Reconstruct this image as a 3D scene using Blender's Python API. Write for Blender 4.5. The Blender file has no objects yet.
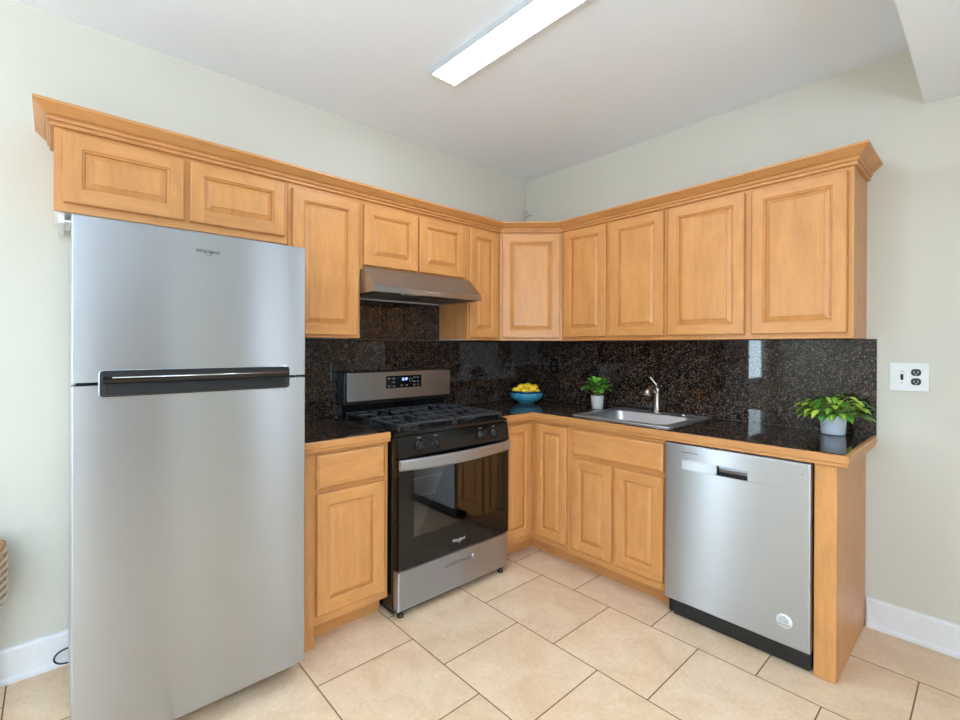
import bpy, bmesh, math, random
from mathutils import Vector, Matrix, noise
random.seed(7)
S = bpy.context.scene
COL = S.collection
PI = math.pi

# ------------------------------------------------------------------ camera, world, light, exposure
F_PX, HOR, YAW, PITCH, ROLL = 468.36, 347.863, 0.8336, -0.0023, 0.0036
CAM = Vector((2.6257, -2.9009, 1.3336))
cd = bpy.data.cameras.new('camera'); cam = bpy.data.objects.new('camera', cd); COL.objects.link(cam)
cd.sensor_width = 36; cd.lens = F_PX / 960 * 36; cd.shift_y = -(360 - HOR) / 960; cd.clip_start = .02
_f = Vector((-math.sin(YAW), math.cos(YAW), 0)); _r = Vector((math.cos(YAW), math.sin(YAW), 0)); _u = Vector((0, 0, 1))
_f2 = _f * math.cos(PITCH) + _u * math.sin(PITCH); _u2 = _u * math.cos(PITCH) - _f * math.sin(PITCH)
_R = _r * math.cos(ROLL) + _u2 * math.sin(ROLL); _U = _u2 * math.cos(ROLL) - _r * math.sin(ROLL)
M = Matrix((_R, _U, -_f2)).transposed().to_4x4(); M.translation = CAM
cam.matrix_world = M
S.camera = cam

W = bpy.data.worlds.new('world'); S.world = W; W.use_nodes = True
bg = W.node_tree.nodes['Background']; bg.inputs[0].default_value = (.80, .90, 1.0, 1); bg.inputs[1].default_value = 1.0

def area(name, loc, direction, sx, sy, power, color=(1, 1, 1)):
    l = bpy.data.lights.new(name, 'AREA'); l.shape = 'RECTANGLE'; l.size = sx; l.size_y = sy
    l.energy = power; l.color = color
    o = bpy.data.objects.new(name, l); COL.objects.link(o)
    o.location = loc; o.rotation_euler = Vector(direction).to_track_quat('-Z', 'Y').to_euler()
    return o
# daylight outside the openings, some of them unseen windows added for light
WIN_LEFT = (-5.95, -4.85, .62, 2.15)           # y0, y1, z0, z1 in the left wall
WIN_FAR = [(-1.05, -.50, .75, 2.10), (-4.7, -3.45, .15, 2.25), (-6.1, -5.0, .55, 2.25)]   # last two unseen, added for light; in the wall at x = 5
ADDED_WIN_BACK = [(3.2, 4.3, .6, 2.25)]    # unseen window added for light, in the wall at y = -6.4
area('daylight_left', (-.034, -5.40, 1.385), (1, 0, 0), 1.5, 1.08, 80, (.66, .86, 1))
for _i, (a, b, c, d) in enumerate(WIN_FAR):
    area('daylight_and_fill_far', (5.16, (a + b) / 2, (c + d) / 2), (-1, 0, .40), d - c, b - a, (11, 74, 28)[_i], (.70, .86, 1))
for (a, b, c, d) in ADDED_WIN_BACK:
    area('fill_light_back', ((a + b) / 2, -6.56, (c + d) / 2), (0, 1, .5), b - a, d - c, 8, (.70, .86, 1))
S.view_settings.view_transform = 'Standard'; S.view_settings.look = 'None'
S.view_settings.gamma = 1; S.view_settings.use_curve_mapping = False
S.view_settings.exposure = 0.37
S.cycles.use_denoising = True
S.cycles.max_bounces = 10; S.cycles.diffuse_bounces = 6; S.cycles.glossy_bounces = 6
S.cycles.sample_clamp_indirect = 6

# ------------------------------------------------------------------ materials
def srgb(r, g, b):
    f = lambda c: (c / 255 / 12.92) if c / 255 <= .04045 else ((c / 255 + .055) / 1.055) ** 2.4
    return (f(r), f(g), f(b), 1)
class NT:
    def __init__(s, name):
        s.m = bpy.data.materials.new(name); s.m.use_nodes = True
        s.t = s.m.node_tree; s.b = s.t.nodes['Principled BSDF']
    def n(s, typ, **kw):
        x = s.t.nodes.new(typ)
        for k, v in kw.items():
            if k.startswith('i_'):
                key = k[2:]; key = int(key) if key.isdigit() else key
                x.inputs[key].default_value = v
            else: setattr(x, k, v)
        return x
    def l(s, a, b): s.t.links.new(a, b)
    def math(s, op, a, b=None, c=None):
        x = s.t.nodes.new('ShaderNodeMath'); x.operation = op
        for i, v in enumerate((a, b, c)):
            if v is None: continue
            if isinstance(v, (int, float)): x.inputs[i].default_value = v
            else: s.l(v, x.inputs[i])
        return x.outputs[0]
    def ramp(s, fac, stops, interp='LINEAR'):
        r = s.t.nodes.new('ShaderNodeValToRGB'); r.color_ramp.interpolation = interp
        e = r.color_ramp.elements
        while len(e) < len(stops): e.new(.5)
        for i, (p, c) in enumerate(stops): e[i].position = p; e[i].color = c
        s.l(fac, r.inputs[0]); return r.outputs[0]
    def mix(s, fac, a, b, mode='MIX'):
        x = s.t.nodes.new('ShaderNodeMix'); x.data_type = 'RGBA'; x.blend_type = mode
        for sock, v in ((x.inputs[0], fac), (x.inputs[6], a), (x.inputs[7], b)):
            if isinstance(v, (int, float)): sock.default_value = v
            elif isinstance(v, tuple): sock.default_value = v
            else: s.l(v, sock)
        return x.outputs[2]
    def obj(s): return s.n('ShaderNodeTexCoord').outputs['Object']
    def mapping(s, vec, scale=(1, 1, 1), loc=None):
        x = s.n('ShaderNodeMapping'); s.l(vec, x.inputs[0]); x.inputs['Scale'].default_value = scale
        if loc is not None:
            if isinstance(loc, tuple): x.inputs['Location'].default_value = loc
            else: s.l(loc, x.inputs['Location'])
        return x.outputs[0]
    def noise(s, vec, scale, detail=3, rough=.5, dist=0):
        x = s.n('ShaderNodeTexNoise'); s.l(vec, x.inputs['Vector'])
        x.inputs['Scale'].default_value = scale; x.inputs['Detail'].default_value = detail
        x.inputs['Roughness'].default_value = rough; x.inputs['Distortion'].default_value = dist
        return x.outputs[0]
    def bump(s, h, strength, dist=.002):
        x = s.n('ShaderNodeBump'); x.inputs['Strength'].default_value = strength; x.inputs['Distance'].default_value = dist
        s.l(h, x.inputs['Height']); s.l(x.outputs[0], s.b.inputs['Normal'])
    def set(s, color=None, rough=None, metal=None, spec=None, **kw):
        if color is not None:
            if isinstance(color, tuple): s.b.inputs['Base Color'].default_value = color
            else: s.l(color, s.b.inputs['Base Color'])
        if rough is not None:
            if isinstance(rough, (int, float)): s.b.inputs['Roughness'].default_value = rough
            else: s.l(rough, s.b.inputs['Roughness'])
        if metal is not None: s.b.inputs['Metallic'].default_value = metal
        if spec is not None: s.b.inputs['Specular IOR Level'].default_value = spec
        for k, v in kw.items(): s.b.inputs[k.replace('_', ' ')].default_value = v
        return s.m

def plain(name, c, rough=.5, metal=0, var=.04, spec=.5, scale=30):
    t = NT(name); v = t.noise(t.obj(), scale, 2)
    lo = tuple(max(0, x * (1 - var)) for x in c[:3]) + (1,); hi = tuple(min(1, x * (1 + var)) for x in c[:3]) + (1,)
    return t.set(t.ramp(v, [(.3, lo), (.7, hi)]), rough, metal, spec)

def paint(name, c, bump=.12, scale=90, var=.02):
    t = NT(name); o = t.obj(); v = t.noise(o, 1.6, 3)
    lo = tuple(x * (1 - var) for x in c[:3]) + (1,); hi = tuple(min(1, x * (1 + var)) for x in c[:3]) + (1,)
    t.bump(t.noise(o, scale, 4, .6), bump, .002)
    return t.set(t.ramp(v, [(.3, lo), (.7, hi)]), .62, 0, .3)

def wood(name, stretch, tint=1.0):
    """honey maple; stretch = scale per axis, small along the grain"""
    t = NT(name); o = t.obj()
    info = t.n('ShaderNodeObjectInfo')
    comb = t.n('ShaderNodeCombineXYZ')
    for i, k in enumerate((7.3, 11.9, 5.1)): t.l(t.math('MULTIPLY', info.outputs['Random'], k), comb.inputs[i])
    ofs = comb.outputs[0]
    fine = t.noise(t.mapping(o, tuple(s * 1.0 for s in stretch), ofs), 6, 5, .6, .4)
    broad = t.noise(t.mapping(o, tuple(s * .12 for s in stretch), ofs), 6, 2, .5, .8)
    fig = t.noise(t.mapping(o, tuple(9 if q > 2 else 3 for q in stretch), ofs), 2.2, 5, .6, .5)
    c1 = t.ramp(fine, [(.22, srgb(199, 137, 79)), (.55, srgb(205, 145, 87)), (.85, srgb(209, 151, 93))])
    c2 = t.ramp(broad, [(.3, (.93, .915, .89, 1)), (.5, (1, 1, 1, 1)), (.72, (1.03, 1.035, 1.045, 1))])
    c = t.mix(1, c1, c2, 'MULTIPLY')
    c3 = t.ramp(fig, [(.32, (.86, .83, .78, 1)), (.62, (1.05, 1.055, 1.06, 1))])
    c = t.mix(.7, c, c3, 'MULTIPLY')
    c = t.mix(1, c, (tint, tint * .985, tint * .96, 1), 'MULTIPLY')
    t.bump(fine, .02, .0006)
    return t.set(c, .34, 0, .45)

def granite(name):
    t = NT(name); o = t.obj()
    v = t.n('ShaderNodeTexVoronoi'); v.inputs['Scale'].default_value = 210; t.l(o, v.inputs['Vector'])
    sep = t.n('ShaderNodeSeparateColor'); t.l(v.outputs['Color'], sep.inputs[0])
    big = t.noise(o, 26, 4, .65)
    sel = t.math('ADD', t.math('MULTIPLY', sep.outputs[0], .62), t.math('MULTIPLY', big, .55))
    c = t.ramp(sel, [(.42, srgb(13, 10, 9)), (.58, srgb(27, 20, 17)), (.70, srgb(52, 37, 29)), (.80, srgb(86, 62, 48)), (.92, srgb(112, 92, 80))])
    v2 = t.n('ShaderNodeTexVoronoi'); v2.inputs['Scale'].default_value = 260; t.l(o, v2.inputs['Vector'])
    s2 = t.n('ShaderNodeSeparateColor'); t.l(v2.outputs['Color'], s2.inputs[0])
    c = t.mix(t.math('GREATER_THAN', s2.outputs[1], .965), c, srgb(120, 114, 112))
    c = t.mix(t.math('GREATER_THAN', s2.outputs[2], .86), c, srgb(14, 12, 12))
    return t.set(c, .025, 0, .36)

def floor_tile(name):
    t = NT(name); o = t.obj(); sx = t.n('ShaderNodeSeparateXYZ'); t.l(o, sx.inputs[0]); s_ = .45
    yy = t.math('DIVIDE', t.math('ADD', sx.outputs[1], .34), s_)
    row = t.math('FLOOR', yy); fy = t.math('SUBTRACT', yy, row)
    par = t.math('FLOORED_MODULO', row, 2)
    xx = t.math('ADD', t.math('DIVIDE', t.math('SUBTRACT', sx.outputs[0], .845), s_), t.math('MULTIPLY', par, .49))
    col = t.math('FLOOR', xx); fx = t.math('SUBTRACT', xx, col)
    def edge(f): return t.math('MINIMUM', f, t.math('SUBTRACT', 1, f))
    e = t.math('MINIMUM', edge(fx), edge(fy))
    grout = t.math('LESS_THAN', e, .0055)
    cb = t.n('ShaderNodeCombineXYZ'); t.l(col, cb.inputs[0]); t.l(row, cb.inputs[1])
    wn = t.n('ShaderNodeTexWhiteNoise'); t.l(cb.outputs[0], wn.inputs['Vector'])
    va = t.n('ShaderNodeVectorMath', operation='ADD'); t.l(o, va.inputs[0])
    vs = t.n('ShaderNodeVectorMath', operation='SCALE'); t.l(wn.outputs['Color'], vs.inputs[0]); vs.inputs['Scale'].default_value = 9
    t.l(vs.outputs[0], va.inputs[1]); vec = va.outputs[0]
    m1 = t.noise(vec, 5, 6, .65, .6); m2 = t.noise(vec, 60, 4, .7)
    c = t.ramp(m1, [(.3, srgb(219, 185, 150)), (.5, srgb(229, 199, 167)), (.7, srgb(236, 210, 181))])
    c = t.mix(.55, c, t.ramp(m2, [(.3, (.84, .80, .73, 1)), (.6, (1.03, 1.03, 1.03, 1))]), 'MULTIPLY')
    sc = t.math('ADD', .965, t.math('MULTIPLY', wn.outputs['Value'], .06))
    cc = t.n('ShaderNodeCombineXYZ')
    for i in range(3): t.l(sc, cc.inputs[i])
    c = t.mix(1, c, cc.outputs[0], 'MULTIPLY')
    c = t.mix(grout, c, srgb(120, 88, 62))
    h = t.math('MINIMUM', t.math('MULTIPLY', e, 60), 1)
    t.bump(t.math('ADD', h, t.math('MULTIPLY', m2, .15)), .35, .0015)
    return t.set(c, t.math('ADD', .36, t.math('MULTIPLY', grout, .4)), 0, .4)

def brushed(name, c, rough, axis, aniso=.88, var=.012):
    """brushed steel; axis = grain direction in object space"""
    t = NT(name); o = t.obj()
    sc = tuple(2 if a else 420 for a in axis)
    n_ = t.noise(t.mapping(o, sc), 1, 2, .5)
    lo = tuple(x * (1 - var) for x in c[:3]) + (1,); hi = tuple(min(1, x * (1 + var)) for x in c[:3]) + (1,)
    t.set(t.ramp(n_, [(.3, lo), (.7, hi)]), rough, 1)
    t.b.inputs['Anisotropic'].default_value = aniso; t.b.inputs['Anisotropic Rotation'].default_value = .25
    cx = t.n('ShaderNodeCombineXYZ')
    for i in range(3): cx.inputs[i].default_value = float(axis[i])
    t.l(cx.outputs[0], t.b.inputs['Tangent'])
    return t.m

def emis(name, c, strength):
    t = NT(name); t.set(c, .5); t.b.inputs['Emission Color'].default_value = c; t.b.inputs['Emission Strength'].default_value = strength
    return t.m

def glass_pane(name, tint, gloss_rough=.02):
    t = NT(name); tr = t.n('ShaderNodeBsdfTransparent'); tr.inputs[0].default_value = tint
    gl = t.n('ShaderNodeBsdfGlossy'); gl.inputs['Roughness'].default_value = gloss_rough
    fr = t.n('ShaderNodeFresnel'); fr.inputs[0].default_value = 1.55
    mx = t.n('ShaderNodeMixShader')
    t.l(t.math('ADD', t.math('MULTIPLY', fr.outputs[0], .9), .05), mx.inputs[0]); t.l(tr.outputs[0], mx.inputs[1]); t.l(gl.outputs[0], mx.inputs[2])
    t.l(mx.outputs[0], t.t.nodes['Material Output'].inputs['Surface'])
    return t.m

def leafmat(name, dark, light):
    t = NT(name); a = t.n('ShaderNodeAttribute', attribute_name='tint')
    n_ = t.noise(t.obj(), 70, 3)
    f = t.math('ADD', a.outputs['Fac'], t.math('MULTIPLY', t.math('SUBTRACT', n_, .5), .5))
    t.set(t.ramp(f, [(.15, dark), (.85, light)]), .38, 0, .5)
    return t.m

WV = wood('maple_vertical_grain', (22, 22, 1.1))
WH = wood('maple_horizontal_grain', (1.1, 1.1, 22))
WT = wood('maple_trim', (1.1, 1.1, 16), .93)
WVD = wood('maple_side_panel', (16, 16, .9), .97)
GR = granite('brown_granite')
GROUT = plain('dark_seam', srgb(38, 30, 26), .6)
WALL = paint('sage_wall_paint', srgb(213, 209, 197))
CEIL = paint('white_ceiling_paint', srgb(240, 246, 255), .1, 60, .01)
WHITE = plain('white_trim_paint', srgb(235, 236, 238), .4, 0, .02)
FLOOR = floor_tile('cream_floor_tile')
ST_Y = brushed('steel_grain_along_left_wall', srgb(180, 182, 187), .27, (0, 1, 0), 1.0)
ST_X = brushed('steel_grain_along_right_wall', srgb(176, 178, 182), .30, (1, 0, 0), 1.0)
ST_S = plain('sink_steel', srgb(206, 210, 216), .42, 1, .03)
ST_D = brushed('range_steel', srgb(208, 216, 228), .50, (0, 1, 0), 1.0)
ST_H = plain('satin_handle_steel', srgb(186, 191, 199), .42, 1, .02)
ST_P = plain('plain_satin_steel', srgb(186, 189, 195), .38, 1, .02)
GRAIN = {ST_Y.name: 1, ST_X.name: 0, ST_D.name: 1}
NICK = plain('brushed_nickel', srgb(196, 184, 168), .27, 1, .02)
BLK = plain('black_enamel', srgb(16, 16, 18), .12, 0, .1)
BLKP = plain('black_plastic', srgb(24, 24, 26), .32, 0, .08)
BLKM = plain('matte_black_iron', srgb(52, 53, 56), .5, 0, .1)
DARK = plain('charcoal_metal_side', srgb(48, 50, 53), .45, 0, .06)
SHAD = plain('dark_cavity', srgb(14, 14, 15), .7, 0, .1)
GLASSB = plain('black_oven_glass', srgb(12, 13, 15), .05, 0, .1)
PANE = glass_pane('smoked_oven_pane', (.55, .56, .58, 1))
CHROME = plain('chrome', srgb(214, 215, 218), .15, 1, .02)
PRINT = plain('printed_dark_grey', srgb(66, 68, 74), .5, 0, .02)
PRINTW = plain('printed_light', srgb(205, 208, 214), .5, 0, .02)
LED = emis('led_diffuser', (.79, .91, 1, 1), 24.0)
LCD = emis('blue_white_display', srgb(170, 190, 255), 2.2)
LEM = plain('lemon_skin', srgb(243, 198, 40), .4, 0, .10, .5, 60)
BLUE = plain('blue_glaze', srgb(74, 154, 184), .10, 0, .20, .6, 14)
BLUED = plain('dark_blue_glaze', srgb(30, 52, 74), .18, 0, .1)
POTG = plain('pale_cement_pot', srgb(214, 210, 206), .6, 0, .06)
POTB = plain('white_blue_glazed_pot', srgb(212, 222, 236), .22, 0, .02)
SOIL = plain('potting_soil', srgb(46, 34, 26), .9, 0, .4)
LEAF1 = leafmat('round_leaf', srgb(56, 118, 34), srgb(140, 200, 74))
LEAF2 = leafmat('variegated_leaf', srgb(44, 112, 34), srgb(188, 214, 76))
STEM = plain('green_stem', srgb(120, 150, 70), .5)
ROPE = plain('twisted_rattan', srgb(176, 132, 92), .7, 0, .3, .3, 90)
ROPED = plain('dark_rattan', srgb(96, 62, 42), .7, 0, .3)
STICK = plain('silver_sticker', srgb(226, 228, 230), .5, 0, .02)

# ------------------------------------------------------------------ geometry helpers
class MB:
    """collects shapes; build() links them as ONE mesh object"""
    def __init__(s): s.bm = bmesh.new()
    def _new(s, verts, mi):
        fs = {f for v in verts for f in v.link_faces}
        for f in fs: f.material_index = mi
    def box(s, x0, x1, y0, y1, z0, z1, bev=0, seg=2, mi=0):
        r = bmesh.ops.create_cube(s.bm, size=1)
        vs = r['verts']
        for v in vs:
            v.co = Vector(((x0 + x1) / 2 + v.co.x * (x1 - x0), (y0 + y1) / 2 + v.co.y * (y1 - y0), (z0 + z1) / 2 + v.co.z * (z1 - z0)))
        fs = {f for v in vs for f in v.link_faces}
        for f in fs: f.material_index = mi
        if bev:
            es = {e for v in vs for e in v.link_edges}
            bmesh.ops.bevel(s.bm, geom=list(es), offset=bev, segments=seg, affect='EDGES', profile=.5, material=-1)
        return s
    def face(s, pts, mi=0, smooth=False):
        f = s.bm.faces.new([s.bm.verts.new(p) for p in pts]); f.material_index = mi; f.smooth = smooth; return s
    def prism(s, pts, axis, a, b, mi=0, bev=0):
        """2-D outline pts extruded along axis ('x','y','z') from a to b"""
        def P(p, t):
            return {'x': (t, p[0], p[1]), 'y': (p[0], t, p[1]), 'z': (p[0], p[1], t)}[axis]
        v0 = [s.bm.verts.new(P(p, a)) for p in pts]; v1 = [s.bm.verts.new(P(p, b)) for p in pts]
        fs = [s.bm.faces.new(v0), s.bm.faces.new(v1)]
        n = len(pts)
        for i in range(n): fs.append(s.bm.faces.new((v0[i], v0[(i + 1) % n], v1[(i + 1) % n], v1[i])))
        for f in fs: f.material_index = mi
        bmesh.ops.recalc_face_normals(s.bm, faces=fs)
        if bev:
            es = {e for v in v0 + v1 for e in v.link_edges}
            bmesh.ops.bevel(s.bm, geom=list(es), offset=bev, segments=2, affect='EDGES', profile=.5, material=-1)
        return s
    def lathe(s, prof, c=(0, 0, 0), n=32, mi=0, M=None, closed=False):
        rings = []
        for (r, z) in prof:
            ring = []
            if r < 1e-6:
                p = Vector((0, 0, z)); p = (M @ p if M else p) + Vector(c); ring = [s.bm.verts.new(p)]
            else:
                for k in range(n):
                    a = 2 * PI * k / n; p = Vector((r * math.cos(a), r * math.sin(a), z)); p = (M @ p if M else p) + Vector(c)
                    ring.append(s.bm.verts.new(p))
            rings.append(ring)
        fs = []
        for A, B in zip(rings, rings[1:]):
            for k in range(n):
                k2 = (k + 1) % n
                if len(A) == 1 and len(B) == 1: continue
                if len(A) == 1: fs.append(s.bm.faces.new((A[0], B[k2], B[k])))
                elif len(B) == 1: fs.append(s.bm.faces.new((A[k], A[k2], B[0])))
                else: fs.append(s.bm.faces.new((A[k], A[k2], B[k2], B[k])))
        for f in fs: f.smooth = True; f.material_index = mi
        bmesh.ops.recalc_face_normals(s.bm, faces=fs)
        return s
    def tube(s, pts, r, n=10, mi=0, cap=True):
        pts = [Vector(p) for p in pts]; R = r if isinstance(r, (list, tuple)) else [r] * len(pts)
        t0 = (pts[1] - pts[0]).normalized(); ref = Vector((0, 0, 1)) if abs(t0.z) < .9 else Vector((1, 0, 0))
        u = t0.cross(ref).normalized(); rings = []
        for i, p in enumerate(pts):
            t = (pts[min(i + 1, len(pts) - 1)] - pts[max(i - 1, 0)]).normalized()
            u = (u - t * u.dot(t)).normalized(); w = t.cross(u)
            rings.append([s.bm.verts.new(p + (u * math.cos(2 * PI * k / n) + w * math.sin(2 * PI * k / n)) * R[i]) for k in range(n)])
        fs = []
        for A, B in zip(rings, rings[1:]):
            for k in range(n): fs.append(s.bm.faces.new((A[k], A[(k + 1) % n], B[(k + 1) % n], B[k])))
        for f in fs: f.smooth = True
        if cap: fs.append(s.bm.faces.new(rings[0])); fs.append(s.bm.faces.new(rings[-1]))
        for f in fs: f.material_index = mi
        bmesh.ops.recalc_face_normals(s.bm, faces=fs)
        return s
    def build(s, name, mats, parent=None, loc=None, smooth=False):
        ax = GRAIN.get(getattr(mats, 'name', None))
        if ax is not None:      # faces that look along the brushing grain take a plain satin steel
            mats = [mats, ST_P]
            for f in s.bm.faces:
                f.normal_update()
                if abs(f.normal[ax]) > .8: f.material_index = 1
        me = bpy.data.meshes.new(name)
        if not isinstance(mats, (list, tuple)): mats = [mats]
        for m in mats: me.materials.append(m)
        base = Vector(loc) if loc is not None else (wloc(parent) if parent else Vector((0, 0, 0)))
        bmesh.ops.translate(s.bm, verts=s.bm.verts, vec=-base)
        if smooth:
            for f in s.bm.faces: f.smooth = True
        s.bm.to_mesh(me); s.bm.free()
        o = bpy.data.objects.new(name, me); COL.objects.link(o)
        if parent:
            o.parent = parent
            o.location = base - wloc(parent)
        else: o.location = base
        return o

def wloc(o):
    v = Vector((0, 0, 0))
    while o: v += o.location; o = o.parent
    return v
def thing(name, loc, label, cat, group=None):
    o = bpy.data.objects.new(name, None); COL.objects.link(o); o.location = loc; o.empty_display_size = .05
    o['label'] = label; o['category'] = cat
    if group: o['group'] = group
    return o
def tag(o, label, cat, group=None):
    o['label'] = label; o['category'] = cat
    if group: o['group'] = group
    return o
def struct(o): o['kind'] = 'structure'; return o

def writing(body, size, origin, right, up, mat, parent, name='lettering', depth=.0006, spacing=1.0, shear=0):
    """flat letters at origin (left end of baseline centre) as a mesh child"""
    c = bpy.data.curves.new('tmp', 'FONT'); c.body = body; c.size = size; c.align_x = 'CENTER'; c.align_y = 'CENTER'
    c.extrude = depth; c.space_character = spacing; c.shear = shear
    t = bpy.data.objects.new('tmp', c); COL.objects.link(t)
    dg = bpy.context.evaluated_depsgraph_get(); dg.update()
    me = bpy.data.meshes.new_from_object(t.evaluated_get(dg))
    bpy.data.objects.remove(t); bpy.data.curves.remove(c)
    r = Vector(right).normalized(); u = Vector(up).normalized(); n = r.cross(u)
    m = Matrix((r, u, n)).transposed().to_4x4(); m.translation = Vector(origin) - wloc(parent)
    me.transform(m); me.materials.clear(); me.materials.append(mat); me.name = name
    o = bpy.data.objects.new(name, me); COL.objects.link(o); o.parent = parent
    return o

# planes on which cabinet fronts lie: (u, v, n) -> world
def planeL(x): return lambda u, v, n: Vector((x + n, u, v))
def planeR(y): return lambda u, v, n: Vector((u, y - n, v))
def planeD(p0):
    q = math.sqrt(.5)
    return lambda u, v, n: Vector((p0[0] + q * u + q * n, p0[1] + q * u - q * n, v))

def raised_door(T, u0, u1, v0, v1, parent, name='door', t=.02, stile=.052):
    """frame with stiles/rails and a raised centre panel as sub-part"""
    m = MB(); bm = m.bm
    def loop(d, n, e=0): return [T(u0 + d, v0 + d, n), T(u1 - d, v0 + d, n), T(u1 - d, v1 - d, n), T(u0 + d, v1 - d, n)]
    def strip(A, B, mats=(0, 0, 0, 0)):
        for i in range(4):
            j = (i + 1) % 4; m.face([A[i], A[j], B[j], B[i]], mats[i])
    hv = (1, 0, 1, 0)
    m.face(loop(0, 0)[::-1], 0)
    strip(loop(0, 0), loop(0, t - .004), hv); strip(loop(0, t - .004), loop(.004, t), hv)
    # flat front: full-height stiles, rails between them
    s0, s1 = .004, stile
    m.face([T(u0 + s0, v0 + s0, t), T(u0 + s1, v0 + s0, t), T(u0 + s1, v1 - s0, t), T(u0 + s0, v1 - s0, t)], 0)
    m.face([T(u1 - s1, v0 + s0, t), T(u1 - s0, v0 + s0, t), T(u1 - s0, v1 - s0, t), T(u1 - s1, v1 - s0, t)], 0)
    m.face([T(u0 + s1, v0 + s0, t), T(u1 - s1, v0 + s0, t), T(u1 - s1, v0 + s1, t), T(u0 + s1, v0 + s1, t)], 1)
    m.face([T(u0 + s1, v1 - s1, t), T(u1 - s1, v1 - s1, t), T(u1 - s1, v1 - s0, t), T(u0 + s1, v1 - s0, t)], 1)
    strip(loop(s1, t), loop(s1 + .003, t - .005), hv); strip(loop(s1 + .003, t - .005), loop(s1 + .008, t - .006), hv)
    strip(loop(s1 + .008, t - .006), loop(s1 + .010, t - .012), hv)
    d = m.build(name, [WV, WH], parent)
    p = MB()
    def pstrip(A, B):
        for i in range(4):
            j = (i + 1) % 4; p.face([A[i], A[j], B[j], B[i]])
    o = s1 + .008
    wide = min(.022, (u1 - u0 - 2 * o) * .2)
    p_l = [(o, t - .015), (o + .003, t - .0125), (o + wide, t - .004), (o + wide + .0015, t - .001)]
    for (a, na), (b, nb) in zip(p_l, p_l[1:]): pstrip(loop(a, na), loop(b, nb))
    p.face(loop(*p_l[-1])); 
    p.build('raised_panel', WV, d)
    return d

def slab_front(T, u0, u1, v0, v1, parent, name, t=.02):
    m = MB()
    def loop(d, n): return [T(u0 + d, v0 + d, n), T(u1 - d, v0 + d, n), T(u1 - d, v1 - d, n), T(u0 + d, v1 - d, n)]
    L = [loop(0, 0), loop(0, t - .007), loop(.003, t - .005), loop(.010, t)]
    m.face(L[0][::-1])
    for A, B in zip(L, L[1:]):
        for i in range(4): m.face([A[i], A[(i + 1) % 4], B[(i + 1) % 4], B[i]])
    m.face(L[-1]); return m.build(name, WH, parent)

# ------------------------------------------------------------------ the setting
H, RX, RY, TH = 2.702, 5.0, -6.4, .14
def wall_with_holes(name, axis, pos, sgn, a0, a1, holes):
    """wall slab in plane axis=pos, thickness away from the room (sgn), holes = (a0,a1,z0,z1)"""
    m = MB(); p0, p1 = sorted((pos, pos + sgn * TH))
    def bx(a, b, c, d):
        if b - a < 1e-4 or d - c < 1e-4: return
        if axis == 'x': m.box(p0, p1, a, b, c, d)
        else: m.box(a, b, p0, p1, c, d)
    cur = a0
    for (h0, h1, z0, z1) in sorted(holes):
        bx(cur, h0, 0, H); bx(h0, h1, 0, z0); bx(h0, h1, z1, H); cur = h1
    bx(cur, a1, 0, H)
    return struct(m.build(name, WALL))
struct(MB().box(-TH, RX + TH, RY - TH, TH, -.1, 0).build('floor', FLOOR))
struct(MB().box(-TH, RX + TH, RY - TH, TH, H, H + .1).build('ceiling', CEIL))
wall_with_holes('wall_left', 'x', 0, -1, RY, TH, [WIN_LEFT])
wall_with_holes('wall_right', 'y', 0, 1, 0, RX, [])
wall_with_holes('wall_far', 'x', RX, 1, RY, TH, WIN_FAR)
wall_with_holes('wall_back', 'y', RY, -1, 0, RX, ADDED_WIN_BACK)
struct(MB().box(2.407, 3.05, RY, 0, 2.432, H).build('trim_1', CEIL))          # boxed beam under the ceiling
def baseboard(name, pts_axis, a, b):
    prof = [(0, 0), (.024, 0), (.024, .012), (.014, .024), (.014, .125), (.010, .134), (0, .137)]
    m = MB()
    if pts_axis == 'L': m.prism(prof, 'y', a, b)
    else: m.prism([(-p[0], p[1]) for p in prof], 'x', a, b)
    return struct(m.build(name, WHITE))
baseboard('baseboard_left', 'L', -4.6, -2.12)
struct(MB().box(3.0, 3.12, -1.0, 0, 0, 2.432).build('wall_light_blocker', WALL))     # unseen wall added right of the frame to keep light off the right wall
baseboard('baseboard_right', 'R', 2.214, 2.999)
n_ = 0
def window(axis, pos, sgn, w, t0=.05, t1=.1):
    global n_; n_ += 1
    a0, a1, z0, z1 = w; m = MB(); fr = .05
    def bx(a, b, c, d, t0, t1):
        p0, p1 = sorted((pos + sgn * t0, pos + sgn * t1))
        if axis == 'x': m.box(p0, p1, a, b, c, d)
        else: m.box(a, b, p0, p1, c, d)
    bx(a0 - .07, a0, z0 - .07, z1 + .07, -.018, 0); bx(a1, a1 + .07, z0 - .07, z1 + .07, -.018, 0)
    bx(a0, a1, z1, z1 + .07, -.018, 0); bx(a0, a1, z0 - .07, z0, -.03, 0)
    bx(a0, a0 + fr, z0, z1, t0, t1); bx(a1 - fr, a1, z0, z1, t0, t1)
    bx(a0 + fr, a1 - fr, z1 - fr, z1, t0, t1); bx(a0 + fr, a1 - fr, z0, z0 + fr, t0, t1)
    zm = z0 + (z1 - z0) * .12; bx(a0 + fr, a1 - fr, zm, zm + .03, t0, t1)
    struct(m.build('window_%d' % n_, WHITE))
window('x', 0, -1, WIN_LEFT, .012, .030)
for w in WIN_FAR: window('x', RX, 1, w)  # the last two are unseen windows added for their light
for w in ADDED_WIN_BACK: window('y', RY, -1, w)  # unseen back window, added as a light source
m = MB().box(RX - .02, RX - .0005, -2.86, -2.78, .001, 2.12).box(RX - .02, RX - .0005, -2.02, -1.94, .001, 2.12).box(RX - .02, RX - .0005, -2.78, -2.02, 2.04, 2.12)  # unseen door added to give the fridge a dark band to reflect
d1 = struct(m.build('added_door_1', WHITE))
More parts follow.
